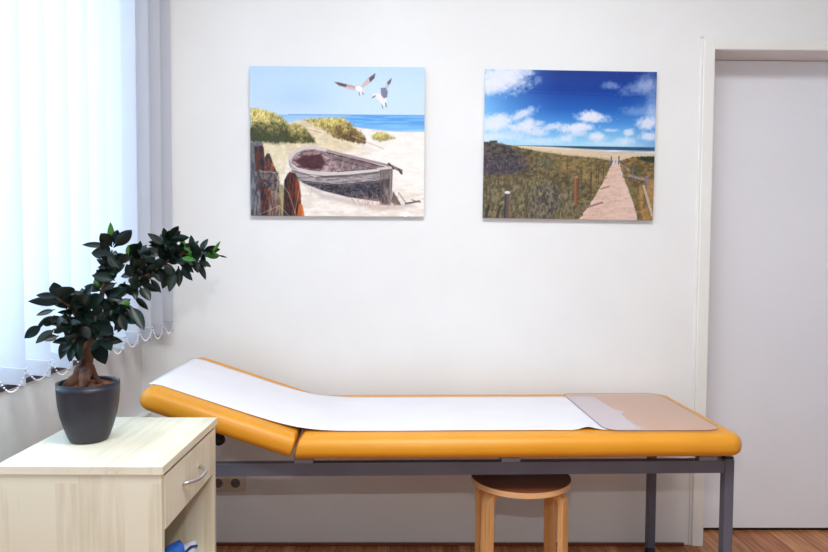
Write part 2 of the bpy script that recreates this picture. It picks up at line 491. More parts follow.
# ------------------------------------------------------------------ examination couch
BP = Vector((.35, 2.45, 0)); BR = math.radians(1.5)
def loc(x, y, z=0): return (x-BP.x, y-BP.y, z)
def bshift(bm): bmesh.ops.translate(bm, vec=(-BP.x, -BP.y, 0), verts=bm.verts); return bm
cou = empty('examination_couch', BP, BR)
tag(cou, 'orange vinyl padded examination couch on a grey steel frame, head end raised', 'couch')
ZTOP = .628; ZBOT = .559; YA, YZ = 2.102, 2.745; XH = -.335; XE2 = 1.070
bm = pad(XH+.002, XE2, YA, YZ, ZBOT, ZTOP, (.018, .055, .055, .018))
for v in bm.verts:                       # the hinge end is cut steeper and leans with the head section
    if v.co.x < XH+.05:
        v.co.x = XH+.002 + (v.co.x-XH-.002)*.45
        v.co.x -= .017*(1-(v.co.z-ZBOT)/(ZTOP-ZBOT))
obj('mattress', bshift(bm), M['vinyl'], cou, True)
# head section, hinged at the top of the joint
bm = pad(-.497, -.002, YA, YZ, ZBOT-ZTOP, 0, (.045, .016, .016, .045))
for v in bm.verts:
    if v.co.x > -.05: v.co.x = -.002 - (-.002-v.co.x)*.45
HA = math.radians(18.8)
Rh = Matrix(((math.cos(HA), 0, math.sin(HA), 0), (0, 1, 0, 0), (-math.sin(HA), 0, math.cos(HA), 0), (0, 0, 0, 1)))
bmesh.ops.transform(bm, matrix=Matrix.Translation((XH, 0, ZTOP)) @ Rh, verts=bm.verts)
obj('head_rest', bshift(bm), M['vinyl'], cou, True)
# undersides (plywood boards carrying the pads)
bm = bmesh.new(); box(bm, XH+.04, XE2-.04, YA+.13, YZ-.13, ZBOT-.012, ZBOT-.0005)
obj('base_board', bshift(bm), M['black'], cou)
bm = bmesh.new(); box(bm, -.42, -.07, YA+.13, YZ-.13, ZBOT-ZTOP-.013, ZBOT-ZTOP-.0005)
bmesh.ops.transform(bm, matrix=Matrix.Translation((XH, 0, ZTOP)) @ Rh, verts=bm.verts)
obj('head_board', bshift(bm), M['black'], cou)
# frame
FY0, FY1 = 2.160, 2.735
LX0, LX1 = -.78, 1.026     # outer x of the leg pairs (left edge of left legs, left edge of right legs)
bz0, bz1 = .492, .533
bm = bmesh.new(); box(bm, LX0+.031, LX1-.0005, FY0, FY0+.03, bz0, bz1, .002); obj('rail', bshift(bm), M['grey_steel'], cou)
bm = bmesh.new(); box(bm, LX0+.031, LX1-.0005, FY1-.03, FY1, bz0, bz1, .002); obj('rail', bshift(bm), M['grey_steel'], cou)
for x0 in (LX0, LX1-.012):
    bm = bmesh.new(); box(bm, x0, x0+.03, FY0+.036, FY1-.036, bz0, bz1, .002); obj('cross_rail', bshift(bm), M['grey_steel'], cou)
for (x0, y0) in ((LX1, FY0-.002), (LX1-.034, FY1-.033), (LX0, FY0-.002), (LX0, FY1-.033)):
    bm = bmesh.new(); box(bm, x0, x0+.030, y0, y0+.035, FZ+.022, bz1+.004, .0025)
    lg = obj('leg', bshift(bm), M['grey_steel'], cou)
    bm = bmesh.new(); box(bm, x0+.001, x0+.029, y0+.001, y0+.034, bz1+.0042, bz1+.012, .003); obj('end_cap', bshift(bm), M['black'], lg)
    bm = bmesh.new(); lathe(bm, [(0, FZ), (.020, FZ), (.021, FZ+.012), (.014, FZ+.0215), (0, FZ+.0215)], 24, x0+.015, y0+.017); obj('foot', bshift(bm), M['black'], lg, True)
for xb in (XH-.018, .302, .940):
    for yb in (FY0, FY1-.03):
        bm = bmesh.new(); box(bm, xb, xb+.06, yb-.001, yb+.031, bz1+.0002, ZBOT+.001, .002)
        obj('spacer', bshift(bm), M['block'], cou)
# head rest strut with clamp knob
for yb in (FY0+.045, FY1-.065):
    bm = bmesh.new()
    box(bm, -.012, .012, -.003, .003, 0, .115)
    bmesh.ops.transform(bm, matrix=Matrix.Translation((-.68, yb, .525)) @ Matrix.Rotation(math.radians(42), 4, 'Y'), verts=bm.verts)
    st = obj('ratchet_strut', bshift(bm), M['black'], cou)
    bm = bmesh.new(); lathe(bm, [(0, 0), (.016, 0), (.018, .006), (.016, .02), (.006, .022), (.006, .03), (0, .03)], 20)
    bmesh.ops.transform(bm, matrix=Matrix.Translation((-.592, yb-.003, .600)) @ Matrix.Rotation(PI/2, 4, 'X'), verts=bm.verts)
    obj('knob', bshift(bm), M['black'], st, True)
bm = bmesh.new(); box(bm, -.625, -.585, FY0+.02, FY1-.02, .612, .630, .003)
obj('cross_rail', bshift(bm), M['black'], cou)

# paper cover
def headz(x, y=0):
    k = .017
    a = 0.0; b = -(x-XH)*math.tan(HA)
    return ZTOP + .0022 + k*math.log(math.exp(a/k)+math.exp(b/k))
bm = bmesh.new()
PY0, PY1 = 2.178, 2.664
xs = [-.808]
while xs[-1] < .60: xs.append(xs[-1]+.016)
nj = 26
tears = lambda v: float(np.interp(v, (0, .17, .40, .43, .48, .56, 1), (.764, .762, .760, .764, .794, .760, .748))) + .0012*math.sin(v*37)
rows = []
nx = len(xs)
for i in range(nx+14):
    row = []
    for j in range(nj+1):
        v = j/nj
        if i < nx: x = xs[i]
        else:
            u = (i-nx+1)/14; x = xs[-1] + (tears(v)-xs[-1])*u
        y = PY0 + (PY1-PY0)*v
        z = headz(x) + .0008*noise.noise(Vector((x*9, y*9, 0)))
        # slack wave at the near edge, just before the plastic sheet
        g = math.exp(-((x-.585)/.028)**2)*max(0, 1-v*5)
        z += .008*g; y += .008*g
        # rolled over the rim at the head
        if i < 3:
            q = (3-i)/3; z -= .010*q*q
        row.append(bm.verts.new((x, y, z)))
    rows.append(row)
for a, b in zip(rows, rows[1:]):
    for j in range(nj): bm.faces.new((a[j], b[j], b[j+1], a[j+1]))
bshift(bm)
pc = obj('paper_cover', bm, M['paper'], None, True)
pc.location = BP; pc.rotation_euler = (0, 0, BR)
sm = pc.modifiers.new('thickness', 'SOLIDIFY'); sm.thickness = .0007; sm.offset = 1
tag(pc, 'long white paper sheet running over the orange couch from its raised head', 'paper')

# clear plastic foot cover
bm = bmesh.new()
o1 = rrect(.636, 1.018, 2.155, 2.702, (.055, .055, .055, .02), 0, 8)
zs = ZTOP+.0046
loft(bm, [[(x, y, zs) for x, y in o1], [(x, y, zs+.0014) for x, y in o1]])
bshift(bm)
fc = obj('plastic_foot_cover', bm, M['pvc_sheet'])
fc.location = BP; fc.rotation_euler = (0, 0, BR)
tag(fc, 'clear plastic foot sheet with rounded corners at the right end of the couch', 'protective sheet')
bm = bmesh.new()
tube(bm, [(x, y, zs+.0007) for x, y in o1]+[(o1[0][0], o1[0][1], zs+.0007)], .0011, 6, False)
obj('edge_rim', bshift(bm), M['pvc_edge'], fc, True)

# ------------------------------------------------------------------ stool
SX, SY, SZ = .398, 2.315, .437
stl = empty('stool', (SX, SY, 0))
tag(stl, 'round wooden stool with pale bentwood legs, pushed under the couch', 'stool')
bm = bmesh.new(); R_ = .168
lathe(bm, [(0, SZ-.0195), (R_-.001, SZ-.0195), (R_, SZ-.0185), (R_, SZ-.0008)], 96)
se = obj('seat', bm, M['birch_edge'], stl, True)
mod = se.modifiers.new('split', 'EDGE_SPLIT'); mod.split_angle = math.radians(40)
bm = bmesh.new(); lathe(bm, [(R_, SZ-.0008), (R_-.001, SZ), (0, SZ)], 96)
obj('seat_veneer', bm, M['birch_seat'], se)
def legbm():
    """flat L-bent leg in its own x-z plane, x outward"""
    bm = bmesh.new()
    th = .018; wd = .044; ztop = SZ-.020; r = .045
    c = []
    c.append((.030, ztop)); c.append((.166-r, ztop))
    for k in range(1, 9):
        a = PI/2*(1-k/8)
        c.append((.166-r+r*math.cos(a), ztop-r+r*math.sin(a)))
    c.append((.167, .20)); c.append((.170, FZ))
    inn = []
    ri = r-th
    inn.append((.030, ztop-th)); inn.append((.166-r, ztop-th))
    for k in range(1, 9):
        a = PI/2*(1-k/8)
        inn.append((.166-r+ri*math.cos(a), ztop-r+ri*math.sin(a)))
    inn.append((.167-th, .20)); inn.append((.170-th, FZ))
    ring = [(a, b) for a, b in zip(c, inn)]
    V = [[bm.verts.new((p[0], s*wd/2, p[1])) for p in (o_, i_) for s in (-1, 1)] for o_, i_ in ring]
    for a, b in zip(V, V[1:]):
        for i, j in ((0, 1), (1, 3), (3, 2), (2, 0)):
            bm.faces.new((a[i], a[j], b[j], b[i]))
    bm.faces.new((V[0][0], V[0][2], V[0][3], V[0][1])); bm.faces.new((V[-1][0], V[-1][1], V[-1][3], V[-1][2]))
    return bm
for k in range(4):
    bm = legbm()
    ang = math.radians((218, 322, 38, 142)[k])
    bmesh.ops.rotate(bm, cent=(0, 0, 0), matrix=Matrix.Rotation(ang, 3, 'Z'), verts=bm.verts)
    lg = obj('leg', bm, M['birch'], stl)
    bv = lg.modifiers.new('bevel', 'BEVEL'); bv.width = .0015; bv.segments = 2; bv.limit_method = 'ANGLE'

# ------------------------------------------------------------------ wall sockets
so = empty('double_socket', at(227.6, 482, YB))
so.location.y = YB
tag(so, 'cream double power socket low on the wall under the couch', 'socket')
bm = bmesh.new()
loft(bm, [[(x, -.0002, z) for x, z in rrect(-.0755, .0755, -.040, .040, (.004,)*4)],
          [(x, -.008, z) for x, z in rrect(-.0755, .0755, -.040, .040, (.004,)*4)],
          [(x, -.010, z) for x, z in rrect(-.0735, .0735, -.038, .038, (.004,)*4)]])
obj('cover_plate', bm, M['socket'], so)
for s in (-1, 1):
    bm = bmesh.new()
    loft(bm, [[(x+s*.0355, -.0102, z) for x, z in rrect(-.0275, .0275, -.0275, .0275, (.003,)*4)],
              [(x+s*.0355, -.0135, z) for x, z in rrect(-.0275, .0275, -.0275, .0275, (.003,)*4)]])
    lathe(bm, [(.024, 0), (.024, .002), (.0195, .002), (.0195, 0)], 40)
    vs = [v for v in bm.verts][-160:]
    bmesh.ops.transform(bm, matrix=Matrix.Translation((s*.0355, -.0134, 0)) @ Matrix.Rotation(PI/2, 4, 'X'), verts=vs)
    it = obj('socket_outlet', bm, M['socket'], so)
    bm = bmesh.new(); lathe(bm, [(0, 0), (.0192, 0), (.0192, .0006), (0, .0006)], 32)
    bmesh.ops.transform(bm, matrix=Matrix.Translation((s*.0355, -.0137, 0)) @ Matrix.Rotation(PI/2, 4, 'X'), verts=bm.verts)
    well = obj('socket_well', bm, mat('socket_well_shade', srgb(120, 108, 98), .6) if 'sw' not in M else M['sw'], it)
    M['sw'] = well.data.materials[0]
    bm = bmesh.new()
    for q in (-1, 1):
        lathe(bm, [(0, 0), (.0028, 0), (.0028, .0005), (0, .0005)], 16, q*.0095, 0)
    bmesh.ops.transform(bm, matrix=Matrix.Translation((s*.0355, -.0144, 0)) @ Matrix.Rotation(PI/2, 4, 'X'), verts=bm.verts)
    obj('pin_holes', bm, M['socket_dark'], it)

# ------------------------------------------------------------------ potted ficus
PYY = 1.745
pc0 = at(89.2, 440, PYY)
px0, py0 = pc0.x, PYY
pl = empty('potted_ficus', (px0, py0, HC))
tag(pl, 'potted ficus bonsai with dark glossy leaves on the maple cabinet', 'plant')
bm = bmesh.new()
H = .151
prof = [(0, .0005), (.043, .0005), (.049, .003), (.054, .012), (.0625, .035), (.0725, .068), (.0785, .1), (.0815, .132), (.0815, .150), (.081, H-.002), (.079, H), (.076, H-.001), (.0745, H-.006), (.073, H-.024), (.0, H-.024)]
prof = [(a*.915, b if b > H-.03 else b*.955) for a, b in prof]
lathe(bm, prof, 72)
po = obj('pot', bm, M['pot'], pl, True)
bm = bmesh.new()
n = 26
for i in range(n+1):
    for j in range(n+1): pass
rings = []
for i in range(12):
    r = .0665*i/11
    rings.append([bm.verts.new((r*math.cos(2*PI*k/36), r*math.sin(2*PI*k/36),
                 H-.011+.010*(1-(i/11)**2)+.004*noise.noise(Vector((r*60*math.cos(2*PI*k/36), r*60*math.sin(2*PI*k/36), 0))))) for k in range(36)])
for a, b in zip(rings, rings[1:]):
    for k in range(36): bm.faces.new((a[k], a[(k+1) % 36], b[(k+1) % 36], b[k]))
obj('soil', bm, M['soil'], pl, True)

PO = Vector((px0, py0, HC))
def L3(px, py, y): return at(px, py, y-.028) - PO
# trunk + roots + branches
def curve(pts, rads, m=6, wob=0.0, seed=0):
    P = [Vector(p) for p in pts]; out = []; R = []
    for i in range(len(P)-1):
        p0 = P[max(i-1, 0)]; p1 = P[i]; p2 = P[i+1]; p3 = P[min(i+2, len(P)-1)]
        for k in range(m):
            t = k/m
            q = .5*((2*p1)+(p2-p0)*t+(2*p0-5*p1+4*p2-p3)*t*t+(3*p1-p0-3*p2+p3)*t**3)
            q += Vector((noise.noise(q*30+Vector((seed, 0, 0))), noise.noise(q*30+Vector((0, seed, 5))), 0))*wob
            out.append(q); R.append((rads[i]*(1-t)+rads[i+1]*t)*(1+.16*noise.noise(q*55)*(1 if wob else 0)))
    out.append(P[-1]); R.append(rads[-1])
    return out, R
bm = bmesh.new()
def br(pts, rads, n=12, wob=.002, seed=0):
    c, r = curve(pts, rads, 6, wob, seed); tube(bm, c, r, n)
br([L3(79, 391, 1.765), L3(80, 381, 1.76), L3(84, 369, 1.765), L3(87, 357, 1.77), L3(90, 342, 1.775), L3(94, 325, 1.775), L3(99, 308, 1.775)],
   [.026, .022, .0185, .0165, .0145, .012, .009], 18, .003, 3)
br([L3(86, 370, 1.76), L3(76, 378, 1.745), L3(66, 386, 1.735), L3(60, 391, 1.73)], [.016, .013, .009, .005], 12, .002, 5)
br([L3(86, 372, 1.75), L3(84, 382, 1.72), L3(80, 390, 1.705)], [.015, .012, .006], 12, .002, 6)
br([L3(90, 366, 1.775), L3(95, 376, 1.77), L3(101, 384, 1.765)], [.010, .007, .004], 12, .002, 7)
br([L3(88, 368, 1.79), L3(82, 374, 1.82), L3(80, 380, 1.84)], [.015, .012, .006], 12, .002, 8)
TW = []   # twigs leaves gather around: (points, spread)
def twig(pts, rads, seed):
    br(pts, rads, 8, .001, seed); TW.append([Vector(p) for p in pts])
A = [L3(92, 336, 1.775), L3(80, 320, 1.73), L3(68, 306, 1.69), L3(56, 298, 1.66)]
twig(A, [.008, .006, .004, .002], 11)
twig([L3(80, 320, 1.73), L3(66, 324, 1.69), L3(52, 325, 1.655)], [.004, .003, .0015], 12)
twig([L3(86, 332, 1.75), L3(76, 338, 1.72), L3(72, 344, 1.70)], [.004, .003, .0015], 13)
B = [L3(99, 308, 1.775), L3(103, 290, 1.77), L3(109, 270, 1.76), L3(112, 250, 1.75)]
twig(B, [.008, .006, .004, .002], 14)
D = [L3(99, 308, 1.775), L3(118, 296, 1.785), L3(138, 283, 1.80), L3(158, 268, 1.81), L3(176, 256, 1.815), L3(192, 252, 1.82), L3(206, 253, 1.82)]
twig(D, [.0095, .009, .008, .0062, .0042, .003, .0015], 15)
twig([L3(138, 283, 1.80), L3(136, 268, 1.80), L3(136, 255, 1.80)], [.004, .003, .0015], 16)
twig([L3(158, 268, 1.81), L3(165, 250, 1.82), L3(170, 240, 1.82)], [.004, .003, .0015], 17)
twig([L3(96, 318, 1.775), L3(102, 330, 1.74), L3(104, 342, 1.72)], [.004, .003, .0015], 18)
twig([L3(103, 300, 1.775), L3(116, 308, 1.74), L3(126, 318, 1.72)], [.004, .003, .0015], 19)
twig([L3(96, 318, 1.77), L3(86, 306, 1.72), L3(82, 298, 1.70)], [.004, .003, .0015], 20)
obj('trunk', bm, M['bark'], pl, True)

def leaf(bm, B, T, wid, twist, bend):
    d = T-B; L = d.length
    if L < 1e-4: return
    t = d/L
    view = (Vector((0, 0, CAMZ))-PO-B).normalized()
    s = t.cross(view)
    if s.length < .05: s = t.cross(Vector((0, 0, 1)))
    s.normalize()
    s = (Matrix.Rotation(twist, 3, t) @ s).normalized()
    nrm = s.cross(t).normalized()
    if nrm.z < 0: nrm = -nrm
    nu = 8; W = wid*L
    rows = []
    for i in range(nu+1):
        u = i/nu
        w = W*.5*(math.sin(PI*min(1, max(0, (u-.10)/.9))**.85)**.8 if u > .10 else .0)
        w = max(w, .0009*(1-u) + .0003)
        c = B + t*(L*u) - nrm*(bend*L*(u**2)) + nrm*(bend*L*.5*u)
        rows.append([bm.verts.new(c + s*w + nrm*w*.28), bm.verts.new(c + s*w*.5+nrm*w*.08), bm.verts.new(c), bm.verts.new(c - s*w*.5+nrm*w*.08), bm.verts.new(c - s*w + nrm*w*.28)])
    for a, b in zip(rows, rows[1:]):
        for k in range(4): bm.faces.new((a[k], a[k+1], b[k+1], b[k]))

def cc(x, y): return (x/2.758, 200+y/2.758)
def depth_for(px, py):
    # nearest twig point in the photograph decides how far into the room a leaf grows
    best = None
    for tw in TW:
        for a, b in zip(tw, tw[1:]):
            for k in range(5):
                p = a.lerp(b, k/5)+PO
                q = at(px, py, p.y)
                dd = (q-p).length
                if best is None or dd < best[0]: best = (dd, p.y+.028)
    return best[1]
dark = [((310,130),(280,95),.62),((300,128),(232,122),.24),((313,132),(360,86),.36),((312,125),(326,84),.36),((308,148),(256,146),.55),
 ((355,158),(378,122),.62),((388,150),(412,136),.6),((305,178),(272,186),.3),((320,192),(270,165),.3),((318,222),(258,207),.4),((322,228),(285,245),.4),
 ((455,125),(411,95),.34),((460,118),(452,80),.4),((468,108),(490,74),.4),((462,108),(518,103),.26),((455,124),(414,116),.34),
 ((528,152),(546,126),.75),((600,152),(624,158),.16),((540,165),(566,214),.28),((530,165),(546,198),.4),((500,178),(526,218),.36),((492,182),(494,234),.34),
 ((482,192),(468,248),.34),((472,190),(450,240),.4),((450,150),(398,140),.45),((432,172),(385,140),.55),((440,182),(405,196),.5),((545,166),(578,182),.3),
 ((412,215),(442,252),.3),((400,240),(437,250),.3),((385,240),(412,274),.5),((368,265),(406,299),.3),((358,290),(394,352),.36),((350,300),(386,332),.5),
 ((340,280),(298,270),.5),((332,312),(346,357),.45),((320,300),(325,346),.5),((170,282),(88,279),.26),((162,268),(104,262),.3),((158,270),(150,230),.9),
 ((168,275),(189,238),.7),((152,302),(104,317),.28),((152,318),(108,345),.3),((118,345),(70,378),.42),((152,355),(103,392),.36),((162,375),(124,386),.45),
 ((176,322),(128,337),.35),((203,312),(242,262),.6),((232,302),(283,264),.45),((224,310),(256,332),.7),((197,316),(160,352),.6),((182,302),(206,258),.6),((240,282),(196,254),.5),
 ((192,376),(168,434),.4),((206,392),(192,442),.4),((216,390),(216,440),.42),((232,370),(192,382),.5),((242,392),(252,432),.5),((262,390),(288,447),.5),
 ((290,380),(302,398),.6),((262,350),(304,340),.5),((250,342),(306,366),.5),((282,252),(236,238),.5),((300,262),(336,246),.5),
 ((300,200),(340,180),.5),((330,190),(300,150),.5),((330,180),(350,150),.5),((360,200),(395,165),.55),((370,215),(350,180),.55),((395,195),(370,165),.55),
 ((420,190),(450,165),.55),((440,170),(470,140),.55),((470,150),(505,135),.5),((480,160),(515,170),.5),((450,180),(480,205),.55),((430,190),(445,225),.5),
 ((500,150),(470,120),.5),((510,160),(540,180),.4),((320,250),(355,235),.5),((310,270),(345,295),.55),((290,290),(320,320),.55),((280,300),(262,340),.6),
 ((270,310),(305,330),.6),((250,310),(282,300),.6),((215,340),(180,370),.55),((220,345),(245,380),.6),((210,330),(225,370),.6),((190,340),(160,330),.5),
 ((185,350),(150,365),.5),((270,330),(300,385),.55),((255,355),(232,395),.55),((340,240),(372,262),.45),((350,255),(380,240),.45),((345,225),(330,265),.5),
 ((300,230),(280,205),.5),((285,275),(250,262),.5),((490,165),(530,195),.35),((415,175),(400,205),.5),((380,205),(365,240),.5)]
light = [((303,122),(306,66),.3),((352,155),(353,126),.35),((498,130),(530,152),.45),((505,150),(507,112),.3),((532,158),(560,145),.45),((563,156),(604,152),.4),
 ((586,146),(606,116),.22),((270,240),(260,222),.6),((338,288),(358,284),.7),((500,160),(535,165),.35)]
bmD = bmesh.new(); bmL = bmesh.new()
rnd = random.Random(4)
for lst, target in ((dark, bmD), (light, bmL)):
    for (b, t, w) in lst:
        pb = cc(*b); pt = cc(*t)
        y = depth_for(*pb)
        y0 = y - rnd.uniform(0, .022)
        y1 = y0 + rnd.uniform(-.03, .008)
        leaf(target, L3(pb[0], pb[1], y0), L3(pt[0]+(pt[0]-pb[0])*.10, pt[1]+(pt[1]-pb[1])*.10, y1), min(.8, w*(1.12 if target is bmD else 1.0)), rnd.uniform(-.5, .5), rnd.uniform(.02, .18))
# inner leaves round the twigs, all depths
for ti, tw in enumerate(TW):
    nlv = (26, 16, 16, 28, 62, 18, 22, 22, 26, 22)[ti]
    for k in range(nlv):
        f = rnd.uniform(.25, .98)*(len(tw)-1); i = int(f); p = tw[i].lerp(tw[min(i+1, len(tw)-1)], f-i)
        axis = (tw[min(i+1, len(tw)-1)]-tw[max(0, i-1 if i+1 >= len(tw) else i)]).normalized()
        dr_ = Vector((rnd.gauss(0, 1), rnd.gauss(0, 1)*1.3+.25, rnd.gauss(0, .8)+.1)).normalized()
        dr_ = (dr_ + axis*.5).normalized()
        Lf = rnd.uniform(.036, .05)
        if (p+dr_*Lf + PO).x < -.885: continue
        leaf(bmD, p, p+dr_*Lf, rnd.uniform(.38, .52), rnd.uniform(-.9, .9), rnd.uniform(.05, .2))
obj('foliage', bmD, M['leaf'], pl, True)
obj('young_leaves', bmL, M['new_leaf'], pl, True)

# ------------------------------------------------------------------ wall pictures (painted procedurally)
def vnoise(x, y, seed):
    xi = np.floor(x).astype(np.int64); yi = np.floor(y).astype(np.int64); fx = x-xi; fy = y-yi
    fx = fx*fx*(3-2*fx); fy = fy*fy*(3-2*fy)
    def h(a, b):
        n = (a*374761393 + b*668265263 + seed*982451653) & 0x7fffffff
        n = ((n ^ (n >> 13))*1274126177) & 0x7fffffff
        return ((n ^ (n >> 16)) & 0xffff)/65535.0
    return (h(xi, yi)*(1-fx)+h(xi+1, yi)*fx)*(1-fy) + (h(xi, yi+1)*(1-fx)+h(xi+1, yi+1)*fx)*fy
def fbm(x, y, seed, o=4):
    s = 0; a = .5; t = 0
    for k in range(o):
        s = s + a*vnoise(x*2**k, y*2**k, seed+k*17); t += a; a *= .55
    return s/t
class Canvas:
    def __init__(s, x0, x1, y0, y1, W, Hh):
        s.x0, s.x1, s.y0, s.y1, s.W, s.H = x0, x1, y0, y1, W, Hh
        s.X, s.Y = np.meshgrid(np.linspace(x0, x1, W), np.linspace(y0, y1, Hh))
        s.c = np.zeros((Hh, W, 3))
    def mix(s, col, a):
        col = np.asarray(col, float)
        if col.ndim == 1: col = col/255.0
        s.c = s.c*(1-a[..., None]) + col*a[..., None]
    def mask(s, pts, soft=1.5):
        X, Y = s.X, s.Y; ins = np.zeros_like(X, bool); dm = np.full(X.shape, 1e9)
        n = len(pts)
        for i in range(n):
            (ax, ay), (bx_, by_) = pts[i], pts[(i+1) % n]
            c = ((ay > Y) != (by_ > Y))
            with np.errstate(divide='ignore', invalid='ignore'):
                xc = (bx_-ax)*(Y-ay)/((by_-ay) if by_ != ay else 1e-9)+ax
            ins ^= c & (X < xc)
            dx, dy = bx_-ax, by_-ay; l2 = dx*dx+dy*dy+1e-9
            t = np.clip(((X-ax)*dx+(Y-ay)*dy)/l2, 0, 1)
            dm = np.minimum(dm, (X-ax-t*dx)**2+(Y-ay-t*dy)**2)
        sd = np.where(ins, 1, -1)*np.sqrt(dm)
        return np.clip(.5+sd/soft, 0, 1), sd
    def poly(s, pts, col, soft=1.5, alpha=1.0, tex=0, ts=(8, 8), seed=1, col2=None, rag=0, rs=6):
        m, sd = s.mask(pts, soft)
        if rag:
            nz = fbm(s.X/rs, s.Y/rs, seed+50, 3)-.5
            m = np.clip(.5+(sd+nz*rag)/soft, 0, 1)
        n = fbm(s.X/ts[0], s.Y/ts[1], seed, 4)
        if col2 is not None:
            k = np.clip((n-.5)*3.2+.5, 0, 1)[..., None]
            cc_ = (np.asarray(col, float)*(1-k)+np.asarray(col2, float)*k)/255
        else:
            cc_ = np.asarray(col, float)/255*(1+tex*(n[..., None]-.5)*2)
        s.mix(cc_, m*alpha)
    def line(s, p, q, w, col, alpha=1.0, w2=None):
        (ax, ay), (bx_, by_) = p, q
        dx, dy = bx_-ax, by_-ay; l2 = dx*dx+dy*dy+1e-9
        t = np.clip(((s.X-ax)*dx+(s.Y-ay)*dy)/l2, 0, 1)
        dd = np.sqrt((s.X-ax-t*dx)**2+(s.Y-ay-t*dy)**2)
        ww = w if w2 is None else w+(w2-w)*t
        s.mix(col, np.clip(.5+(ww/2-dd)/1.2, 0, 1)*alpha)
    def ell(s, cx, cy, rx, ry, col, soft=.3, alpha=1.0, rot=0, rag=0, seed=3, rs=10):
        c_, s_ = math.cos(rot), math.sin(rot)
        u = ((s.X-cx)*c_+(s.Y-cy)*s_)/rx; v = (-(s.X-cx)*s_+(s.Y-cy)*c_)/ry
        r = np.sqrt(u*u+v*v)
        if rag: r = r + (fbm(s.X/rs, s.Y/rs, seed, 4)-.5)*rag
        s.mix(col, np.clip((1-r)/soft+.5, 0, 1)*alpha)

def grass(cv, pts, top, bot, y0, y1, seed, rag=14, n=260, ln=16):
    m, sd = cv.mask(pts, 2)
    nz = fbm(cv.X/5, cv.Y/14, seed, 3)-.5
    m = np.clip(.5+(sd+nz*rag)/7, 0, 1)
    k = np.clip((cv.Y-y0)/(y1-y0) + (fbm(cv.X/9, cv.Y/9, seed+4, 4)-.5)*1.5, 0, 1)[..., None]
    st = (fbm((cv.X+cv.Y*.35)/2.2, cv.Y/7, seed+9, 3)-.5)[..., None]
    cc_ = (np.asarray(top)*(1-k)+np.asarray(bot)*k)/255*(1+st*.7)
    cv.mix(np.clip(cc_, 0, 1), m)
    return m

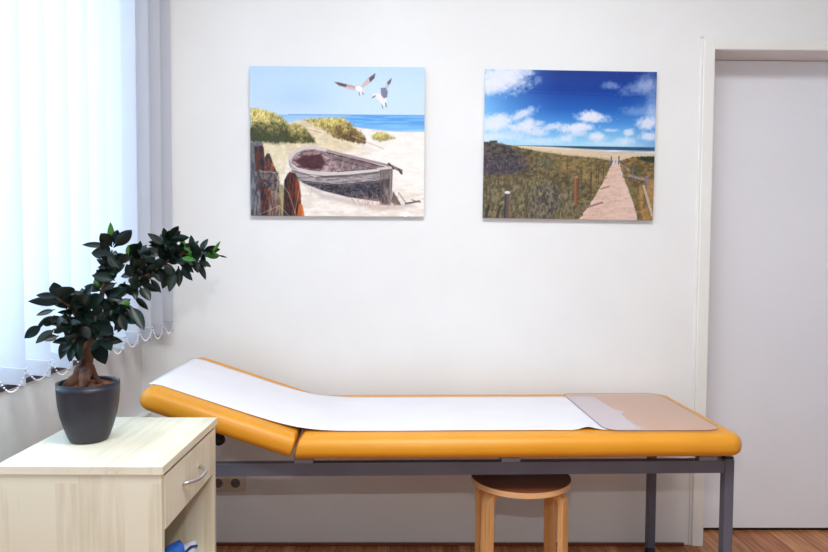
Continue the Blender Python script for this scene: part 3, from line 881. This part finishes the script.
def art_boat():
    cv = Canvas(32, 567, 50, 510, 430, 370)
    X, Y = cv.X, cv.Y
    k = np.clip((Y-50)/150, 0, 1)[..., None]
    cv.c = (np.array([184, 213, 246])*(1-k)+np.array([200, 220, 246])*k)/255
    cv.mix((205, 226, 250), np.clip(1-np.hypot((X-430)/220, (Y-120)/90), 0, 1)*.5)
    cv.mix((150, 188, 238), np.clip(1-np.hypot((X-180)/150, (Y-150)/60), 0, 1)*.35)
    # sea
    cv.poly([(32, 197), (570, 197), (570, 250), (32, 250)], (86, 152, 220), 1.5, 1, col2=(120, 182, 232), ts=(60, 3), seed=5)
    cv.poly([(130, 228), (570, 228), (570, 250), (130, 250)], (140, 196, 236), 14, .5)
    cv.poly([(32, 190), (330, 190), (240, 260), (32, 260)], (196, 216, 236), 60, .7)
    cv.line((150, 197), (567, 197), 2.2, (84, 138, 206), .8)
    # sand
    cv.poly([(20, 262), (180, 214), (400, 240), (480, 248), (580, 248), (580, 520), (20, 520)], (242, 234, 226), 3, 1, col2=(226, 214, 202), ts=(26, 7), seed=8)
    cv.poly([(180, 215), (260, 212), (300, 260), (380, 300), (200, 330), (60, 330), (60, 285)], (226, 208, 166), 16, .75, col2=(206, 182, 150), ts=(14, 8), seed=9)
    cv.poly([(380, 255), (580, 250), (580, 420), (480, 420), (420, 330)], (242, 238, 234), 30, .6)
    cv.poly([(32, 276), (140, 284), (150, 330), (130, 400), (60, 400), (32, 300)], (224, 210, 176), 8, .8, tex=.1)
    # dune grass
    grass(cv, [(32, 176), (62, 180), (104, 190), (132, 206), (152, 226), (170, 280), (120, 284), (32, 280)], (214, 196, 122), (66, 68, 36), 190, 258, 21)
    grass(cv, [(146, 232), (168, 222), (196, 232), (222, 262), (236, 284), (160, 284), (148, 260)], (200, 182, 112), (74, 72, 42), 222, 278, 24, 10)
    grass(cv, [(196, 212), (232, 208), (270, 205), (312, 206), (346, 226), (376, 256), (390, 284), (338, 280), (290, 264), (252, 240)], (206, 188, 112), (92, 70, 42), 206, 272, 27)
    grass(cv, [(402, 262), (420, 250), (446, 250), (476, 268), (432, 278), (410, 272)], (208, 194, 122), (150, 140, 86), 250, 276, 29, 6)
    cv.poly([(32, 250), (90, 246), (150, 255), (168, 278), (120, 286), (32, 284)], (58, 64, 36), 14, .5, rag=14)
    cv.line((200, 240), (250, 252), 3, (150, 120, 90), .4); cv.line((345, 262), (440, 300), 5, (196, 170, 150), .45)
    # boat: shadow on the sand, hull, inside, rims
    cv.poly([(190, 405), (260, 440), (430, 476), (520, 470), (545, 480), (430, 492), (250, 455)], (196, 180, 176), 12, .7)
    hull = [(156, 366), (170, 392), (205, 412), (260, 428), (330, 448), (432, 462), (466, 470), (470, 366), (380, 372), (230, 388)]
    cv.poly(hull, (132, 122, 126), 2, 1, col2=(92, 84, 92), ts=(30, 4), seed=31)
    cv.poly([(190, 405), (260, 412), (340, 412), (432, 404), (434, 464), (330, 450), (250, 430)], (34, 34, 46), 4, .95, col2=(84, 80, 90), ts=(9, 5), seed=33)
    cv.poly([(170, 376), (240, 392), (340, 388), (432, 376), (432, 398), (340, 408), (240, 408), (184, 398)], (182, 172, 168), 3, .85, col2=(124, 114, 116), ts=(20, 3), seed=34)
    cv.line((184, 400), (300, 412), 2, (50, 44, 50), .8); cv.line((300, 412), (432, 400), 2, (50, 44, 50), .8)
    inside = [(158, 344), (166, 322), (190, 308), (240, 303), (300, 318), (380, 338), (466, 362), (430, 368), (330, 374), (230, 372), (178, 362)]
    cv.poly(inside, (104, 74, 80), 2, 1, col2=(178, 158, 158), ts=(12, 7), seed=36)
    cv.poly([(168, 340), (196, 322), (250, 318), (262, 345), (250, 366), (196, 362)], (64, 30, 40), 8, .85)
    cv.poly([(300, 322), (440, 356), (420, 368), (320, 366), (290, 350)], (104, 88, 92), 8, .6, tex=.4, ts=(6, 10))
    for xx in (282, 318, 352, 392): cv.line((xx, 330+(xx-282)*.2), (xx-6, 362), 4, (168, 152, 150), .7)
    cv.line((196, 318), (262, 308), 8, (150, 122, 124), .7)
    # far rim
    cv.line((262, 306), (456, 352), 8, (158, 140, 144)); cv.line((262, 312), (450, 358), 2.5, (64, 48, 54), .9)
    cv.line((270, 322), (440, 364), 4, (120, 100, 104), .9); cv.line((270, 327), (430, 368), 1.6, (50, 34, 40), .8)
    cv.line((456, 350), (496, 368), 9, (128, 112, 114)); cv.line((488, 364), (497, 376), 7, (84, 66, 68))
    cv.line((458, 346), (472, 362), 6, (66, 54, 58), .9)
    # near rim, a bent pale plank
    rim = [(262, 304), (230, 299), (196, 300), (168, 312), (153, 332), (155, 350), (172, 364), (210, 374), (262, 379), (330, 376), (400, 368), (462, 360)]
    for a, b in zip(rim, rim[1:]): cv.line(a, b, 11, (206, 196, 192))
    for a, b in zip(rim[4:], rim[5:]): cv.line((a[0], a[1]+7), (b[0], b[1]+7), 2.2, (84, 70, 74), .8)
    for a, b in zip(rim[1:6], rim[2:7]): cv.line((a[0]+5, a[1]+5), (b[0]+5, b[1]+4), 2, (96, 76, 80), .5)
    cv.line((300, 372), (420, 362), 2.5, (60, 50, 54), .8)
    # transom post
    cv.poly([(430, 366), (468, 362), (468, 402), (464, 476), (432, 474)], (104, 92, 92), 1.5, 1, col2=(70, 62, 68), ts=(5, 22), seed=41)
    cv.line((464, 372), (462, 474), 4, (150, 138, 138), .8); cv.ell(450, 430, 7, 9, (140, 132, 138), 1, .6)
    cv.poly([(432, 366), (468, 362), (467, 392), (432, 396)], (140, 126, 122), 2, .6, tex=.3, ts=(4, 12))
    # dry stems and driftwood
    rr = random.Random(5)
    for q in range(46):
        x = rr.uniform(350, 470); cv.line((x, rr.uniform(455, 478)), (x+rr.uniform(-22, 20), rr.uniform(425, 462)), 1.2, (178, 142, 124), .7)
    for q in range(14):
        x = rr.uniform(180, 350); cv.line((x, rr.uniform(420, 450)), (x+rr.uniform(-20, 20), rr.uniform(405, 430)), 1.1, (150, 136, 134), .6)
    cv.poly([(470, 430), (484, 452), (496, 474), (474, 476), (466, 464)], (96, 80, 78), 3, .9, tex=.4, ts=(4, 4))
    cv.line((488, 436), (512, 470), 4, (160, 138, 130), .8)
    cv.line((510, 470), (552, 462), 6, (92, 82, 86), .9); cv.line((528, 458), (556, 466), 3, (120, 108, 110), .9)
    cv.poly([(380, 474), (480, 470), (500, 486), (400, 488)], (206, 180, 166), 8, .5, tex=.2)
    # old wooden posts, left
    cv.poly([(32, 284), (50, 288), (54, 510), (32, 510)], (120, 120, 124), 2, 1, col2=(66, 64, 72), ts=(4, 24), seed=51)
    cv.poly([(46, 292), (50, 282), (68, 284), (74, 300), (80, 400), (92, 510), (50, 510)], (112, 50, 32), 2, 1, col2=(40, 32, 40), ts=(4, 18), seed=52)
    cv.poly([(34, 282), (66, 280), (68, 292), (40, 296)], (104, 108, 122), 3, .9, tex=.2)
    cv.poly([(76, 330), (84, 316), (92, 318), (104, 352), (112, 370), (118, 400), (128, 510), (84, 510), (78, 400)], (136, 66, 40), 3, 1, col2=(52, 38, 42), ts=(4, 13), seed=53)
    cv.poly([(58, 368), (118, 372), (122, 410), (112, 440), (70, 420)], (62, 48, 54), 4, .85, col2=(120, 116, 112), ts=(6, 8), seed=54, rag=8)
    cv.poly([(32, 370), (60, 372), (64, 510), (32, 510)], (60, 62, 74), 3, .85, col2=(128, 128, 132), ts=(5, 20), seed=56)
    cv.poly([(94, 430), (122, 440), (130, 510), (84, 510)], (160, 148, 142), 3, .7, col2=(96, 66, 54), ts=(4, 18), seed=57)
    cv.poly([(118, 410), (136, 416), (138, 510), (124, 510)], (120, 116, 60), 5, .7, tex=.3)
    cv.poly([(136, 400), (146, 380), (154, 372), (170, 380), (180, 400), (186, 440), (190, 510), (132, 510)], (104, 50, 36), 3, 1, col2=(32, 26, 36), ts=(3.5, 22), seed=58)
    cv.poly([(168, 386), (182, 404), (188, 450), (178, 470), (170, 430)], (150, 66, 36), 5, .7, tex=.4, ts=(3, 14))
    cv.poly([(180, 470), (192, 476), (198, 510), (176, 510)], (190, 96, 46), 3, .9, tex=.2)
    for (a, b) in (((60, 505), (120, 478)), ((120, 478), (150, 508)), ((108, 380), (150, 440)), ((150, 440), (172, 508)), ((186, 410), (168, 500)), ((98, 350), (140, 380)), ((62, 372), (118, 376)), ((118, 380), (112, 440))):
        cv.line(a, b, 1.5, (206, 190, 160), .7)
    # gulls
    cv.poly([(291, 97), (306, 98), (330, 104), (360, 110), (366, 120), (352, 122), (322, 116), (304, 108)], (214, 190, 186), 2, 1, tex=.06)
    cv.poly([(290, 96), (306, 98), (330, 104), (326, 112), (304, 107)], (70, 62, 72), 3, .85)
    cv.poly([(330, 104), (360, 110), (352, 115), (326, 110)], (150, 120, 120), 3, .5)
    cv.poly([(370, 112), (384, 92), (400, 78), (416, 69), (413, 84), (398, 100), (382, 112)], (206, 186, 186), 2, 1)
    cv.poly([(396, 84), (416, 69), (413, 84), (400, 97)], (72, 70, 88), 3, .9)
    cv.ell(366, 117, 12, 8, (244, 236, 232), .3, 1, .5); cv.ell(372, 127, 6, 6, (240, 226, 222), .4)
    cv.ell(354, 107, 5, 4, (216, 206, 206), .4); cv.line((366, 128), (368, 136), 2.5, (120, 84, 90)); cv.line((376, 128), (380, 135), 2.5, (120, 84, 90))
    cv.poly([(412, 138), (424, 128), (436, 134), (450, 146), (448, 164), (440, 168), (428, 154)], (238, 230, 230), 3, 1)
    cv.poly([(432, 114), (448, 112), (454, 124), (452, 142), (442, 146), (434, 136)], (122, 124, 150), 3, 1)
    cv.poly([(444, 112), (452, 94), (466, 83), (464, 96), (454, 116)], (196, 194, 206), 2, 1); cv.poly([(452, 96), (466, 83), (463, 98), (455, 106)], (84, 84, 100), 2, .85)
    cv.ell(414, 137, 7, 6, (236, 230, 232), .5); cv.line((407, 144), (416, 138), 3, (60, 56, 66)); cv.line((436, 166), (439, 176), 2.4, (110, 76, 86)); cv.line((447, 160), (450, 171), 3, (96, 76, 90))
    return cv

def art_path():
    cv = Canvas(43, 567, 60, 517, 430, 372)
    X, Y = cv.X, cv.Y
    ys_ = [60, 120, 180, 230, 270, 292]
    colm = np.array([(26, 58, 136), (20, 62, 150), (36, 98, 184), (84, 152, 220), (138, 196, 232), (168, 212, 236)], float)
    base = np.stack([np.interp(Y, ys_, colm[:, k]) for k in range(3)], -1)
    left = np.array([(110, 166, 228), (98, 160, 226), (116, 180, 236), (140, 196, 238), (170, 210, 238), (186, 216, 236)], float)
    lb = np.stack([np.interp(Y, ys_, left[:, k]) for k in range(3)], -1)
    k = np.clip(1-(X-43)/230, 0, 1)[..., None]**1.4
    cv.c = (base*(1-k)+lb*k)/255
    cv.mix((96, 140, 206), np.clip((X-480)/87, 0, 1)*np.clip((Y-70)/120, 0, 1)*.55)
    for yy in (112, 122, 134): cv.line((150, yy-4), (567, yy+4), 2, (16, 44, 120), .35)
    cl = [(92, 82, 62, 34, .95, 0), (60, 110, 34, 18, .9, 0), (130, 72, 34, 22, .7, -.5), (75, 222, 40, 16, .85, 0), (98, 212, 18, 14, .8, 0), (60, 238, 40, 10, .6, 0), (160, 195, 34, 10, .8, -.4),
          (160, 235, 34, 12, .85, -.15), (178, 222, 14, 12, .8, 0), (205, 248, 26, 10, .75, 0), (250, 232, 26, 7, .75, -.2), (212, 222, 14, 6, .6, 0), (322, 236, 42, 10, .92, -.05), (338, 230, 22, 8, .85, 0),
          (372, 204, 40, 10, .92, 0), (368, 195, 24, 10, .88, 0), (388, 264, 22, 9, .8, 0), (388, 256, 14, 7, .7, 0), (430, 241, 18, 4, .6, 0), (485, 246, 14, 8, .8, 0), (542, 218, 26, 14, .88, 0), (552, 258, 26, 10, .8, 0),
          (295, 266, 20, 8, .7, 0), (330, 252, 24, 6, .6, 0), (475, 272, 24, 7, .65, 0), (120, 262, 50, 8, .5, 0), (220, 276, 60, 7, .5, 0), (440, 282, 60, 5, .4, 0), (60, 268, 40, 10, .6, 0),
          (175, 68, 20, 8, .5, 0), (205, 90, 10, 8, .3, 0), (425, 104, 18, 9, .4, 0), (520, 108, 50, 14, .38, -.2), (535, 90, 20, 26, .3, .6), (556, 150, 16, 40, .3, 0), (510, 180, 34, 10, .3, 0), (558, 190, 18, 18, .35, 0)]
    for i, (cx_, cy_, rx, ry, al, ro) in enumerate(cl):
        cv.ell(cx_, cy_, rx*1.15, ry*1.25, (226, 230, 244), 1.0, al, ro, rag=1.1, seed=100+i*7, rs=9)
        if al > .7: cv.ell(cx_, cy_+ry*.5, rx*.8, ry*.5, (214, 214, 228), .9, al*.4, ro, rag=.8, seed=300+i*5)
    # sea, surf, beach
    cv.poly([(120, 291), (580, 291), (580, 312), (120, 312)], (52, 92, 124), 1.4, 1, col2=(36, 74, 108), ts=(30, 2), seed=7)
    cv.poly([(120, 298), (300, 300), (580, 302), (580, 316), (120, 310)], (226, 230, 236), 2, .9, col2=(160, 176, 190), ts=(40, 2), seed=9)
    cv.poly([(120, 291), (260, 296), (440, 308), (580, 310), (580, 330), (120, 330)], (208, 188, 160), 3, 1, tex=.06, ts=(30, 3))
    cv.poly([(150, 293), (250, 294), (420, 302), (300, 303)], (228, 218, 206), 3, .7)
    # dunes
    def gr(pts, c1, c2, seed, ts=(10, 7), soft=2, rag=6, al=1): cv.poly(pts, c1, soft, al, col2=c2, ts=ts, seed=seed, rag=rag, rs=5)
    gr([(30, 282), (80, 284), (140, 295), (220, 311), (300, 321), (380, 326), (440, 336), (400, 430), (340, 530), (30, 530)], (122, 106, 72), (76, 70, 52), 61)
    gr([(200, 310), (300, 322), (438, 334), (400, 420), (300, 380)], (142, 118, 76), (98, 88, 60), 62, soft=16)
    gr([(30, 284), (100, 288), (170, 320), (186, 372), (120, 384), (30, 380)], (50, 47, 60), (98, 88, 80), 63, ts=(9, 6), soft=12, al=.92)
    gr([(43, 320), (120, 330), (182, 365), (120, 378), (43, 374)], (54, 50, 66), (84, 78, 88), 64, ts=(7, 5), soft=10, al=.8)
    gr([(200, 330), (240, 322), (262, 340), (248, 362), (210, 360)], (78, 78, 68), (110, 104, 78), 65, soft=12, al=.8)
    gr([(43, 400), (240, 390), (340, 440), (330, 530), (43, 530)], (78, 74, 56), (132, 120, 92), 66, ts=(6, 12), soft=20, al=.8)
    gr([(200, 420), (270, 410), (290, 470), (250, 517), (180, 517)], (56, 54, 62), (128, 118, 100), 67, ts=(5, 10), soft=20, al=.8)
    rr = random.Random(8)
    for q in range(420):
        x = rr.uniform(43, 400); y = rr.uniform(320, 515)
        if x > 440-(y-330)*.55: continue
        s = (y-280)/230
        cv_c = rr.choice(((178, 164, 116), (60, 58, 44), (150, 132, 92), (196, 180, 140), (74, 70, 62)))
        x2 = x+rr.uniform(-14, 18)*s; y2 = y-rr.uniform(8, 22)*s
        xa0, xa1 = min(x, x2)-3, max(x, x2)+3; ya0, ya1 = min(y, y2)-3, max(y, y2)+3
        i0 = max(0, int((xa0-cv.x0)/(cv.x1-cv.x0)*(cv.W-1))); i1 = min(cv.W, int((xa1-cv.x0)/(cv.x1-cv.x0)*(cv.W-1))+2)
        j0 = max(0, int((ya0-cv.y0)/(cv.y1-cv.y0)*(cv.H-1))); j1 = min(cv.H, int((ya1-cv.y0)/(cv.y1-cv.y0)*(cv.H-1))+2)
        if i1 <= i0 or j1 <= j0: continue
        Xs = cv.X[j0:j1, i0:i1]; Ys = cv.Y[j0:j1, i0:i1]
        dx, dy = x2-x, y2-y; l2 = dx*dx+dy*dy
        t = np.clip(((Xs-x)*dx+(Ys-y)*dy)/l2, 0, 1)
        a = (np.clip(.5+(.7-np.hypot(Xs-x-t*dx, Ys-y-t*dy))/1.1, 0, 1)*.55)[..., None]
        cv.c[j0:j1, i0:i1] = cv.c[j0:j1, i0:i1]*(1-a)+np.array(cv_c)/255*a
    # path
    cv.poly([(440, 334), (456, 334), (466, 366), (482, 404), (500, 446), (524, 530), (330, 530), (372, 470), (402, 420), (424, 372)], (218, 190, 176), 3, 1, col2=(204, 172, 156), ts=(20, 5), seed=71, rag=8, rs=7)
    gr([(456, 334), (500, 322), (580, 320), (580, 530), (524, 530), (500, 446), (482, 404), (466, 366)], (146, 116, 72), (94, 80, 54), 72)
    gr([(512, 322), (560, 318), (580, 318), (580, 342), (540, 338)], (40, 50, 40), (64, 70, 50), 73, soft=5)
    gr([(486, 350), (524, 344), (530, 376), (500, 380)], (96, 96, 62), (70, 74, 56), 74, soft=8, al=.8)
    gr([(510, 420), (580, 380), (580, 530), (540, 530)], (150, 116, 66), (176, 138, 86), 75, soft=10, al=.8)
    gr([(480, 400), (516, 420), (520, 480), (500, 446)], (122, 112, 66), (96, 90, 56), 76, soft=8, al=.8)
    for (a, b, w_) in (((362, 480), (410, 464), 6), ((405, 422), (430, 413), 4), ((412, 392), (424, 386), 3), ((334, 500), (360, 484), 4)): cv.line(a, b, w_, (126, 96, 100), .75)
    # fence posts and rails
    for x, y0, y1 in ((90, 300, 410), (118, 305, 400), (148, 305, 410), (180, 310, 400), (205, 318, 410), (235, 322, 420), (272, 372, 480), (300, 330, 440), (305, 400, 470), (345, 350, 430), (390, 345, 400), (410, 340, 380)):
        cv.line((x, y0), (x, y1), 1.5, (62, 56, 52), .6)
    cv.line((374, 370), (373, 438), 5, (84, 64, 56), .9); cv.line((397, 350), (396, 405), 3, (84, 66, 58), .8); cv.line((412, 345), (411, 388), 2.4, (80, 64, 60), .8)
    cv.line((425, 336), (425, 356), 3, (100, 88, 90)); cv.line((434, 322), (434, 348), 3.4, (84, 74, 78)); cv.line((458, 320), (457, 344), 3.4, (84, 74, 78)); cv.line((448, 332), (448, 342), 2, (120, 104, 104))
    cv.line((328, 388), (330, 468), 12, (126, 82, 60)); cv.line((325, 388), (326, 468), 3, (164, 116, 86), .7); cv.line((334, 392), (335, 468), 3, (78, 50, 42), .7); cv.ell(328, 387, 6, 3.5, (160, 120, 96), .4)
    cv.line((118, 440), (117, 516), 16, (84, 80, 86)); cv.line((124, 444), (124, 516), 5, (128, 92, 66), .8); cv.line((112, 444), (111, 516), 4, (44, 44, 56), .8); cv.ell(118, 437, 9, 4.5, (216, 216, 226), .4)
    cv.line((62, 480), (52, 516), 9, (46, 44, 44), .8); cv.line((96, 480), (88, 516), 9, (50, 50, 44), .7)
    cv.line((462, 344), (490, 362), 4, (150, 140, 136), .9); cv.line((474, 346), (474, 372), 4, (112, 98, 92)); cv.line((502, 356), (500, 402), 5, (110, 100, 92))
    cv.line((490, 380), (548, 394), 9, (138, 130, 122)); cv.line((490, 385), (546, 400), 2.5, (60, 52, 48), .8)
    cv.line((542, 394), (540, 478), 9, (116, 92, 72), .95); cv.line((516, 392), (520, 436), 5, (96, 76, 60), .7)
    cv.line((536, 412), (564, 500), 8, (180, 166, 148)); cv.line((532, 414), (558, 500), 2.2, (84, 66, 52), .7)
    cv.line((545, 384), (548, 404), 12, (126, 118, 114), .9)
    cv.poly([(60, 279), (82, 277), (86, 284), (60, 284)], (50, 54, 56), 2, .9)
    return cv

def pic_mat():
    m = bpy.data.materials.new('printed_acrylic'); m.use_nodes = True
    nt, b, N, L = nodes(m)
    a = N.new('ShaderNodeVertexColor'); a.layer_name = 'Col'
    L.new(a.outputs['Color'], b.inputs['Base Color'])
    b.inputs['Roughness'].default_value = .5; b.inputs['Specular IOR Level'].default_value = .15
    b.inputs['Coat Weight'].default_value = .4; b.inputs['Coat Roughness'].default_value = .012
    return m
M['print'] = pic_mat()
ART = 1.0
def picture(name, cv, px, label):
    """px: corners TL, TR, BR, BL in the photograph; hung flat, 14 mm off the wall"""
    yp = YB-.020
    c = [at(x, y, yp) for x, y in px]
    cen = sum(c, Vector())/4
    W = ((c[1]-c[0]).length+(c[2]-c[3]).length)/2; Hh = ((c[3]-c[0]).length+(c[2]-c[1]).length)/2
    ang = math.atan2((c[1]-c[0]).z+(c[2]-c[3]).z, (c[1]-c[0]).x+(c[2]-c[3]).x)
    root = empty(name, (cen.x, yp, cen.z)); root.rotation_euler = (0, -ang, 0)
    tag(root, label, 'picture', None)
    bm = bmesh.new(); box(bm, -W/2, W/2, .0003, .0055, -Hh/2, Hh/2, .0008)
    obj('acrylic_panel', bm, M['edge'], root)
    bm = bmesh.new()
    bm.free()
    for s in (-1, 1):
        bm = bmesh.new(); box(bm, s*W*.32-.02, s*W*.32+.02, .0056, .0198, Hh*.2-.02, Hh*.2+.02)
        obj('wall_spacer', bm, M['wallback'], root)
    Wn, Hn = cv.W, cv.H
    xs_ = np.linspace(-W/2, W/2, Wn); zs_ = np.linspace(Hh/2, -Hh/2, Hn)
    XX, ZZ = np.meshgrid(xs_, zs_)
    co = np.stack([XX, np.zeros_like(XX), ZZ], -1).reshape(-1, 3)
    idx = np.arange(Wn*Hn).reshape(Hn, Wn)
    q = np.stack([idx[1:, :-1], idx[1:, 1:], idx[:-1, 1:], idx[:-1, :-1]], -1).reshape(-1, 4)
    me = bpy.data.meshes.new('print')
    me.vertices.add(len(co)); me.vertices.foreach_set('co', co.ravel().astype(np.float32))
    me.loops.add(q.size); me.loops.foreach_set('vertex_index', q.ravel().astype(np.int32))
    me.polygons.add(len(q)); me.polygons.foreach_set('loop_start', np.arange(0, q.size, 4, dtype=np.int32))
    me.update(calc_edges=True)
    at_ = me.color_attributes.new('Col', 'FLOAT_COLOR', 'POINT')
    grain = fbm(cv.X/1.6, cv.Y/1.6, 77, 2)-.5
    lum = cv.c.mean(-1); amp = np.where(lum < .72, .34, .07); amp = np.where(cv.c[..., 2] > cv.c[..., 0]*1.25, .05, amp)
    sc = np.clip(cv.c*(1+amp*grain)[..., None], 0, .97)
    lin = np.where(sc <= .04045, sc/12.92, ((sc+.055)/1.055)**2.4)*ART
    rgba = np.concatenate([lin, np.ones(lin.shape[:2]+(1,))], -1).reshape(-1, 4)
    at_.data.foreach_set('color', rgba.ravel().astype(np.float32))
    link('print', me, M['print'], root)
    return root
picture('wall_picture', art_boat(), ((250.3, 66.5), (424.8, 67), (424, 217), (249.8, 215.5)), 'frameless beach picture with an old wooden boat and two gulls, on the wall')
picture('wall_picture', art_path(), ((484, 69), (656.3, 72), (653.5, 220.3), (483.6, 218)), 'frameless picture of a sandy path through dunes to the sea, beside the door')

# ------------------------------------------------------------------ light
wd = bpy.data.worlds.new('world'); S.world = wd; wd.use_nodes = True
bg = wd.node_tree.nodes['Background']
bg.inputs['Color'].default_value = (.60, .82, 1.0, 1); bg.inputs['Strength'].default_value = 4.8

def area(name, loc_, rot, sx, sy, power, col):
    l = bpy.data.lights.new(name, 'AREA'); l.shape = 'RECTANGLE'; l.size = sx; l.size_y = sy
    l.energy = power; l.color = col
    o = bpy.data.objects.new(name, l); C.objects.link(o); o.location = loc_; o.rotation_euler = rot
    return o
area('ceiling_light', (.12, .85, 2.9), (0, 0, 0), 1.5, .7, 69, (.94, .98, 1.0))
fl = bpy.data.lights.new('camera_flash', 'AREA'); fl.shape = 'RECTANGLE'; fl.size = .045; fl.size_y = .018
fl.energy = 9; fl.color = (1.0, .97, .95)
fo = bpy.data.objects.new('camera_flash', fl); C.objects.link(fo); fo.location = (0, .02, 1.465); fo.rotation_euler = (math.radians(92), 0, 0)

S.view_settings.view_transform = 'Standard'; S.view_settings.look = 'None'
S.view_settings.exposure = 0.06; S.view_settings.gamma = 1.0; S.view_settings.use_curve_mapping = False
# everything up by the floor offset, so that the floor lies at z = 0
for o in C.objects:
    if o.parent is None: o.location.z -= FZ
